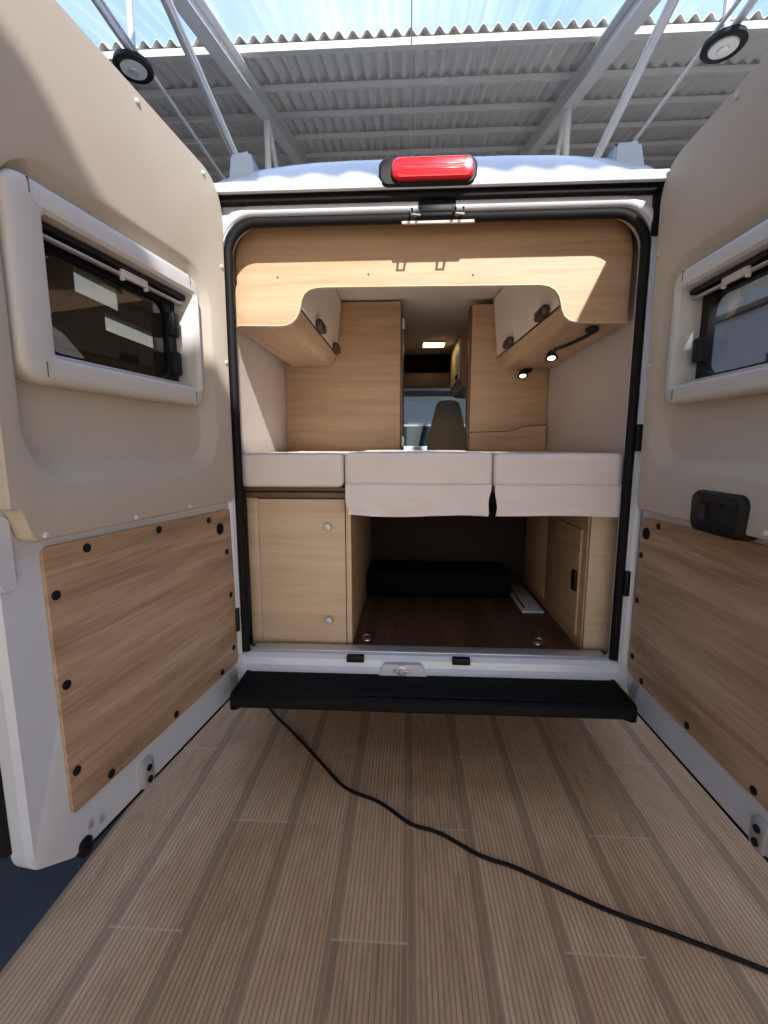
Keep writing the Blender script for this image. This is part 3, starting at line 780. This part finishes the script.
bm.faces.new(rows[0]); bm.faces.new(rows[-1][::-1])
hb = obj('headboard', bm, M['oak_x'], origin=(0.62, 1.09, 1.304), angle=30)
tag(hb, 'low oak headboard strip with a wavy top edge behind the cushion', 'headboard')
bm = B(); rows = []
for x, z in [p for p in wave if p[1] > 1.31]:
    rows.append([bm.verts.new((x, 1.074, z + 0.0005)), bm.verts.new((x, 1.074, z + 0.006)), bm.verts.new((x, 1.0975, z + 0.006)), bm.verts.new((x, 1.0975, z + 0.0005))])
for A, C_ in zip(rows[:-1], rows[1:]):
    for k in range(4): bm.faces.new((A[k], A[(k + 1) % 4], C_[(k + 1) % 4], C_[k]))
bm.faces.new(rows[0]); bm.faces.new(rows[-1][::-1])
obj('edge_band', bm, M['brown'], hb)
t = thing('kitchen_locker', (0.52, 2.2, 1.74), 'small oak locker beyond the tall unit at the aisle ceiling', 'cabinet')
bm = B(); prism(bm, [(0.420, 1.78), (0.80, 1.74), (0.80, 2.19), (0.400, 2.19), (0.400, 1.84)], 1.86, 2.62, xz); obj('carcass', bm, M['oak_x'], t)
bm = B(); box(bm, 0.386, 0.399, 1.90, 2.58, 1.85, 2.15, 0.002); dr = obj('door', bm, M['cream'], t)
bm = B(); box(bm, 0.372, 0.386, 1.95, 2.05, 1.86, 1.89, 0.003); obj('handle', bm, M['black'], dr)
t = thing('ceiling_light', (0.21, 2.28, 2.199), 'lit strip lamp on the ceiling above the aisle', 'ceiling light')
bm = B(); box(bm, 0.110, 0.312, 2.19, 2.37, 2.186, 2.1995, 0.004); obj('housing', bm, M['head'], t)
bm = B(); box(bm, 0.122, 0.300, 2.20, 2.36, 2.180, 2.187, 0.002); obj('diffuser', bm, M['lamp_on'], t)

# cab seat
t = thing('cab_seat', (0.42, 3.25, 0.452), 'grey brown fabric cab seat with tall back seen down the aisle', 'seat')
bm = B()
loft(bm, [(rpoly([(0.215, 0.95, 0.05), (0.63, 0.95, 0.05), (0.625, 1.40, 0.1), (0.525, 1.79, 0.06), (0.320, 1.79, 0.06), (0.225, 1.40, 0.1)], 6), w) for w in (3.20,)] +
     [(rpoly([(0.20, 0.93, 0.06), (0.645, 0.93, 0.06), (0.64, 1.40, 0.12), (0.535, 1.815, 0.08), (0.310, 1.815, 0.08), (0.21, 1.40, 0.12)], 6), w) for w in (3.22, 3.29)] +
     [(rpoly([(0.225, 0.96, 0.05), (0.62, 0.96, 0.05), (0.615, 1.40, 0.1), (0.515, 1.78, 0.06), (0.330, 1.78, 0.06), (0.235, 1.40, 0.1)], 6), 3.325)], (0.42, 1.4), xz, True, True)
obj('backrest', bm, M['seat'], t, angle=70)
bm = B(); box(bm, 0.20, 0.64, 3.30, 3.80, 0.80, 0.94, 0.05, 4); obj('seat_cushion', bm, M['seat'], t)
bm = B(); box(bm, 0.26, 0.58, 3.34, 3.72, 0.454, 0.795, 0.02); obj('pedestal', bm, M['black'], t)

# ------------------------------------------------------------------ under the bed
t = thing('under_bed_cabinet', (-0.47, 0.45, 0.452), 'oak under-bed cabinet with door and two steel knobs', 'cabinet')
bm = B(); box(bm, -0.686, -0.640, 0.122, 0.138, 0.4525, 1.112, 0.001); obj('stile', bm, M['oak_pale'], t)
bm = B(); box(bm, -0.262, -0.240, 0.122, 0.138, 0.4525, 1.112, 0.001); obj('stile', bm, M['oak_pale'], t)
bm = B(); box(bm, -0.637, -0.265, 0.116, 0.136, 0.460, 1.108, 0.0015); dr = obj('door', bm, M['oak_pale'], t)
for z in (0.992, 0.580):
    bm = B(); lathe(bm, [(0.006, 0.0), (0.006, 0.010), (0.015, 0.014), (0.018, 0.021), (0.015, 0.027), (0.0, 0.030)], 24, Matrix.Translation((-0.338, 0.117, z)) @ Matrix.Rotation(PI / 2, 4, 'X'))
    k = obj('knob', bm, M['steel'], dr)
bm = B(); box(bm, -0.258, -0.240, 0.139, 1.083, 0.4525, 1.112, 0.001); obj('side_panel', bm, M['oak_y'], t)
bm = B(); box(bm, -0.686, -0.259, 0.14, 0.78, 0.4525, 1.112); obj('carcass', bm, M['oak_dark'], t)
bm = B(); box(bm, -0.686, -0.236, 0.108, 0.785, 1.114, 1.138, 0.003); obj('worktop', bm, M['brown'], t)

t = thing('under_bed_cabinet', (0.81, 0.6, 0.452), 'oak under-bed cabinet with black catch beside the white floor panel', 'cabinet')
bm = B(); box(bm, 0.757, 0.868, 0.122, 0.140, 0.4525, 1.130, 0.001); obj('front_panel', bm, M['oak_pale'], t)
bm = B(); box(bm, 0.752, 0.770, 0.141, 1.085, 0.4525, 1.130, 0.001); obj('side_panel', bm, M['oak_y'], t)
bm = B(); box(bm, 0.741, 0.7515, 0.185, 0.640, 0.500, 0.975, 0.002); dr = obj('door', bm, M['oak_y'], t)
bm = B(); box(bm, 0.728, 0.742, 0.190, 0.235, 0.700, 0.790, 0.004); obj('catch', bm, M['black'], dr)
bm = B(); box(bm, 0.746, 0.7515, 0.660, 1.06, 0.500, 0.975, 0.002); obj('fixed_panel', bm, M['oak_y'], t)
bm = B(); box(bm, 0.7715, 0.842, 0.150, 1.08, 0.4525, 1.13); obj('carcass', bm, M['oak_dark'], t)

bm = B(); box(bm, -0.686, 0.842, 0.115, 1.085, 1.1415, 1.160, 0.003)
tag(obj('bed_board', bm, M['brown'], origin=(0.09, 0.6, 1.1415)), 'dark brown bed board carrying the three white cushions', 'bed board')
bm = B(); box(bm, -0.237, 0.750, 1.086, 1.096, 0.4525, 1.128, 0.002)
t = obj('garage_back_panel', bm, M['shade_wood'], origin=(0.3, 1.09, 0.4525)); tag(t, 'shaded wooden panel closing the storage space under the bed', 'panel')
bm = B(); box(bm, 0.330, 0.345, 1.081, 1.0855, 0.603, 1.128, 0.001); obj('joint_strip', bm, M['shade_wood'], t)

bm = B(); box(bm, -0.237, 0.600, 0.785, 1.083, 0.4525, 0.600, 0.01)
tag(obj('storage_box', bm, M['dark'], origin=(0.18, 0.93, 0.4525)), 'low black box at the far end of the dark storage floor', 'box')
t = thing('floor_panel', (0.665, 0.82, 0.452), 'flat white panel lying on the dark floor by the under-bed cabinet', 'panel')
bm = B(); box(bm, 0.612, 0.727, 0.575, 1.05, 0.4515, 0.462, 0.003); obj('plate', bm, M['white'], t)
bm = B(); box(bm, 0.630, 0.640, 0.62, 1.0, 0.4622, 0.4645, 0.001); obj('slot', bm, M['black'], t)
for x, lab in ((-0.182, 'small steel tie-down ring on the dark floor next to the knobbed cabinet'), (0.587, 'small steel tie-down ring on the dark floor in front of the white panel')):
    t = thing('tie_down_ring', (x, 0.20, 0.4515), lab, 'tie-down ring', 'tie-down rings on the van floor')
    bm = B(); lathe(bm, [(0.020, 0.0), (0.020, 0.003), (0.014, 0.006), (0.0, 0.006)], 20, Matrix.Translation((x, 0.20, 0.4515))); obj('base', bm, M['steel'], t)
    bm = B(); pts = [(x + 0.018 * math.cos(a), 0.190 + 0.016 * math.sin(a), 0.466 + 0.008 * math.sin(a)) for a in [2 * PI * k / 20 for k in range(20)]]
    tube(bm, pts, 0.0032, 8, closed=True); obj('ring', bm, M['chrome'], t)

# ------------------------------------------------------------------ cushions
def cushion(x0, x1, z1, label, flap, seed):
    y0, y1, z0 = 0.052, 1.070, 1.1625
    t = thing('bed_cushion', ((x0 + x1) / 2, 0.56, z0), label, 'cushion', 'cushions of the rear bed')
    bm = B(); nx, ny, nz = 26, 40, 5
    r = 0.022
    bmesh.ops.create_cube(bm, size=1)
    bmesh.ops.subdivide_edges(bm, edges=bm.edges[:], cuts=14, use_grid_fill=True)
    for v in bm.verts:
        p = Vector((v.co.x * (x1 - x0), v.co.y * (y1 - y0), v.co.z * (z1 - z0)))
        # squeeze grid lines towards the borders, then round the borders
        for a, L_ in ((0, x1 - x0), (1, y1 - y0), (2, z1 - z0)):
            u = v.co[a] * 2
            p[a] = (0.5 * u * abs(u) * 0 + math.copysign(1 - (1 - abs(u)) ** 1.7, u) if abs(u) < 1 else u) * L_ / 2
        h = Vector(((x1 - x0) / 2 - r, (y1 - y0) / 2 - r, (z1 - z0) / 2 - r))
        q = Vector([max(-h[i], min(h[i], p[i])) for i in range(3)]); d_ = p - q
        if d_.length > 1e-6 and sum(abs(d_[i]) > 1e-5 for i in range(3)) > 1: p = q + d_.normalized() * r
        p += Vector(((x0 + x1) / 2, (y0 + y1) / 2, (z0 + z1) / 2))
        w = noise.noise(Vector((p.x * 5 + seed, p.y * 4, p.z * 6)))
        w2 = noise.noise(Vector((p.x * 14 + seed, p.y * 11, p.z * 15)))
        if v.co.z > 0.49: p.z += 0.004 * w + 0.0012 * w2 - 0.004
        if v.co.y < -0.49 and z0 + 0.01 < p.z: p.y += 0.0035 * w + 0.0015 * w2 + 0.003
        v.co = p
    cu = obj('cushion_body', bm, M['fabric'], t, angle=60)
    for z in (z1 - 0.028,) if flap else ():
        pass
    if flap:
        fx0, fx1, gx0, gx1, zb, ruff = flap
        bm = B(); nu, nv = 60, 16; layers = []
        for lay in (0.0, 0.003):
            rows = []
            for j in range(nv + 1):
                v_ = j / nv; row = []
                for i in range(nu + 1):
                    u = i / nu
                    x = (fx0 + (fx1 - fx0) * u) * (1 - v_) + (gx0 + (gx1 - gx0) * u) * v_
                    z = 1.176 + (zb - 1.176) * v_
                    wv = math.sin(u * 9 + seed + 1.5 * v_) * 0.5 + math.sin(u * 23 + seed * 2 - v_ * 3) * 0.3 + noise.noise(Vector((u * 6 + seed, v_ * 4, 2)))
                    y = 0.050 - 0.010 * v_ ** 0.7 + ruff * v_ * wv - lay
                    z += ruff * 0.55 * v_ * math.sin(u * 7 + seed)
                    x += 0.006 * v_ * math.sin(v_ * 6 + seed)
                    row.append(bm.verts.new((x, y, z)))
                rows.append(row)
            layers.append(rows)
        for rows in layers:
            for j in range(nv):
                for i in range(nu): bm.faces.new((rows[j][i], rows[j][i + 1], rows[j + 1][i + 1], rows[j + 1][i]))
        A, C_ = layers
        for j in range(nv):
            for i in (0, nu): bm.faces.new((A[j][i], A[j + 1][i], C_[j + 1][i], C_[j][i]))
        for i in range(nu):
            for j in (0, nv): bm.faces.new((A[j][i], A[j][i + 1], C_[j][i + 1], C_[j][i]))
        obj('hanging_flap', bm, M['fabric'], t, angle=70)
        bm = B(); tube(bm, [(fx0 + 0.004 + (fx1 - fx0 - 0.008) * k / 30, 0.0465, 1.1765 + 0.0012 * math.sin(k * 1.7)) for k in range(31)], 0.0022, 6)
        obj('seam', bm, M['fabric'], t)
    return t
cushion(-0.684, -0.262, 1.303, 'plain off-white bed cushion lying over the knobbed under-bed cabinet', None, 1.0)
cushion(-0.256, 0.335, 1.309, 'off-white bed cushion in the middle with a loose ruffled flap', (-0.252, 0.332, -0.246, 0.314, 1.052, 0.009), 2.2)
cushion(0.341, 0.842, 1.305, 'off-white bed cushion with a straight flap by the black catch cabinet', (0.344, 0.836, 0.352, 0.832, 1.056, 0.004), 4.1)

# ------------------------------------------------------------------ cable over the deck
cab = [(-0.80, 0.50), (-0.675, 0.314), (-0.514, 0.14), (-0.363, -0.032), (-0.237, -0.172), (-0.096, -0.24), (0.017, -0.329), (0.12, -0.365), (0.245, -0.443), (0.349, -0.48), (0.469, -0.542), (0.59, -0.603), (0.728, -0.655), (0.833, -0.696), (0.926, -0.735), (1.12, -0.82), (1.4, -0.90)]
bm = B(); tube(bm, spline([(x, y, 0.0070) for x, y in cab], 8), 0.0062, 8)
tag(obj('power_cable', bm, M['cable'], origin=(0.1, -0.35, 0.0)), 'long black cable snaking across the ribbed wood-look floor', 'cable')

# ------------------------------------------------------------------ neighbours in the hall and stand-ins for reflections, seen through panes
def vehicle(name, prof, x0, x1, paint, label, cat, wins, wheels, bev=0.06):
    """side outline (y, z) swept across x0..x1"""
    ys = [p[0] for p in prof]
    t = thing(name, ((x0 + x1) / 2, (min(ys) + max(ys)) / 2, -0.046), label, cat)
    bm = B(); prism(bm, prof, x0, x1, yz)
    bmesh.ops.bevel(bm, geom=bm.edges[:], offset=bev, segments=3, affect='EDGES')
    obj('body', bm, paint, t, angle=40)
    for fn in wins:
        bm = B(); fn(bm); obj('window', bm, M['carglass'], t, angle=30)
    for y, x in wheels:
        bm = B(); mt = Matrix.Translation((x, y, 0.285)) @ Matrix.Rotation(PI / 2, 4, 'Y')
        lathe(bm, [(0.20, -0.1), (0.30, -0.1), (0.33, -0.07), (0.33, 0.07), (0.30, 0.1), (0.20, 0.1)], 32, mt); w = obj('wheel', bm, M['tyre'], t)
        bm = B(); lathe(bm, [(0.0, -0.09), (0.19, -0.09), (0.19, 0.09), (0.0, 0.09)], 20, mt); obj('rim', bm, M['steel'], w)
    return t
# white van standing ahead of the windscreen, its slanted nose towards us
vehicle('parked_van', [(7.2, 0.2), (7.1, 0.7), (7.35, 1.12), (8.1, 1.30), (8.9, 2.35), (12.4, 2.45), (12.5, 0.2)], -0.75, 1.25, M['white'],
        'white van parked ahead, seen through the windscreen beside the cab seat', 'van',
        [lambda bm: prism(bm, [(8.085, 1.33), (8.085, 1.36), (8.40, 1.765), (8.415, 1.750)], -0.60, 1.10, yz),
         lambda bm: box(bm, -0.765, -0.745, 9.1, 10.2, 1.4, 2.1, 0.005)], [(7.9, -0.70), (7.9, 1.20), (11.6, -0.70), (11.6, 1.20)])
vehicle('grey_reflection_stand_in', [(-3.4, 0.25), (-3.4, 2.30), (1.75, 2.42), (2.10, 2.36), (2.36, 2.18), (2.44, 1.9), (2.46, 0.25)], -4.9, -2.9, M['greycar'],  # added body standing in for a grey reflection in the tinted pane
        'light grey motorhome with rounded roof edge, added in place of reflections in the tinted door window', 'placeholder',
        [lambda bm: box(bm, -2.905, -2.89, -1.6, -0.4, 1.4, 2.0, 0.006)], [(-2.2, -2.98), (1.5, -2.98)], 0.10)
camper = vehicle('grey_camper', [(-0.4, 0.25), (-0.5, 1.5), (-0.1, 2.36), (5.6, 2.40), (5.7, 0.25)], 2.6, 4.4, M['greycar'],
        'grey camper van with white roof standing alongside, seen through the clear door window', 'van',
        [lambda bm: box(bm, 2.59, 2.605, 0.6, 1.8, 1.45, 2.0, 0.006)], [(0.7, 2.70), (4.6, 2.70)])
bm = B(); prism(bm, [(-0.15, 2.385), (5.62, 2.425), (5.55, 2.50), (0.1, 2.46)], 2.57, 4.43, yz)
obj('roof', bm, M['frame'], camper, angle=30)
# side wall, its dark tone and two windows added in place of pane reflections
WX0, WX1 = -7.25, -7.0
reflection_holes = ((7.9, 9.7, 4.55, 5.05), (8.8, 11.2, 3.98, 4.38))
bm = B(); ys = sorted({-12.0, 14.0} | {h[0] for h in reflection_holes} | {h[1] for h in reflection_holes}); zs = sorted({-0.045, 5.9} | {h[2] for h in reflection_holes} | {h[3] for h in reflection_holes})
V = {}
def wv(x, y, z):
    k = (x, y, z)
    if k not in V: V[k] = bm.verts.new(k)
    return V[k]
def solid(i, k):
    if not (0 <= i < len(ys) - 1 and 0 <= k < len(zs) - 1): return False
    cy, cz = (ys[i] + ys[i + 1]) / 2, (zs[k] + zs[k + 1]) / 2
    return not any(h[0] < cy < h[1] and h[2] < cz < h[3] for h in reflection_holes)
for i in range(len(ys) - 1):
    for k in range(len(zs) - 1):
        if not solid(i, k): continue
        a, b_, c0, c1 = ys[i], ys[i + 1], zs[k], zs[k + 1]
        for x in (WX0, WX1): bm.faces.new((wv(x, a, c0), wv(x, b_, c0), wv(x, b_, c1), wv(x, a, c1)))
        for (di, dk, p, q) in ((-1, 0, (a, c0), (a, c1)), (1, 0, (b_, c0), (b_, c1)), (0, -1, (a, c0), (b_, c0)), (0, 1, (a, c1), (b_, c1))):
            if not solid(i + di, k + dk):
                bm.faces.new((wv(WX0, *p), wv(WX1, *p), wv(WX1, *q), wv(WX0, *q)))
tag(obj('wall_left', bm, M['wallpaint'], smooth=False), kind='structure')
bm = B(); box(bm, -7.25, 11.6, 15.25, 15.45, -0.045, 8.4); tag(obj('wall_front', bm, M['hallwall'], smooth=False), kind='structure')
bm = B(); box(bm, 11.35, 11.6, -12, 15.24, -0.045, 8.4); tag(obj('wall_right', bm, M['hallwall'], smooth=False), kind='structure')
for n_, h in enumerate(reflection_holes):
    bm = B(); box(bm, -7.14, -7.12, h[0] - 0.001, h[1] + 0.001, h[2] - 0.001, h[3] + 0.001)
    tag(obj('window_%d' % (n_ + 2), bm, M['screen'], smooth=False), kind='structure')  # added openings that stand in for bright reflections in the tinted pane

# ------------------------------------------------------------------ light
w = bpy.data.worlds.new('sky'); S.world = w; w.use_nodes = True
nt = w.node_tree; bg = nt.nodes['Background']
tc = nd(nt, 'ShaderNodeTexCoord'); nz = nd(nt, 'ShaderNodeTexNoise', i_Scale=2.2, i_Detail=6.0, i_Roughness=0.55)
nt.links.new(tc.outputs['Generated'], nz.inputs['Vector'])
rp = nd(nt, 'ShaderNodeValToRGB'); e = rp.color_ramp.elements
e[0].position = 0.46; e[0].color = (0.26, 0.41, 0.74, 1); e[1].position = 0.72; e[1].color = (0.52, 0.60, 0.72, 1)
nt.links.new(nz.outputs['Fac'], rp.inputs['Fac']); # bright pale horizon added as fill, stronger than the sky above
sx_ = nd(nt, 'ShaderNodeSeparateXYZ'); nt.links.new(tc.outputs['Generated'], sx_.inputs[0])
mr = nd(nt, 'ShaderNodeMapRange'); mr.inputs[1].default_value = 0.12; mr.inputs[2].default_value = 0.45; nt.links.new(sx_.outputs['Z'], mr.inputs[0])
mx = nd(nt, 'ShaderNodeMix', data_type='RGBA'); nt.links.new(mr.outputs[0], mx.inputs[0]); mx.inputs[6].default_value = (1.15, 1.06, 0.95, 1)
nt.links.new(rp.outputs['Color'], mx.inputs[7]); nt.links.new(mx.outputs[2], bg.inputs['Color'])
bg.inputs['Strength'].default_value = 1.35
sl = bpy.data.lights.new('sun', 'SUN'); sl.energy = 6.2; sl.angle = math.radians(1.0); sl.color = (1.0, 0.94, 0.87)
so = bpy.data.objects.new('sun', sl); COL.objects.link(so)
so.rotation_euler = Vector((0.34, -1.0, 0.74)).to_track_quat('Z', 'Y').to_euler()
so.location = (2, -8, 9)

# ------------------------------------------------------------------ camera
cd = bpy.data.cameras.new('camera'); cd.sensor_fit = 'HORIZONTAL'; cd.sensor_width = 36.0; cd.lens = 36.0 * 450 / 768
cd.clip_start = 0.02; cd.clip_end = 200
co = bpy.data.objects.new('camera', cd); COL.objects.link(co)
co.location = (0.0, -1.75, 1.33)
co.rotation_euler = (math.radians(90 - 8.34), 0, math.radians(3.05))
S.camera = co

vs = S.view_settings
vs.view_transform = 'Standard'; vs.look = 'None'; vs.exposure = 0.5; vs.gamma = 1.0; vs.use_curve_mapping = False
S.cycles.use_denoising = True
S.cycles.max_bounces = 10; S.cycles.diffuse_bounces = 5; S.cycles.transparent_max_bounces = 16
S.cycles.sample_clamp_indirect = 6.0
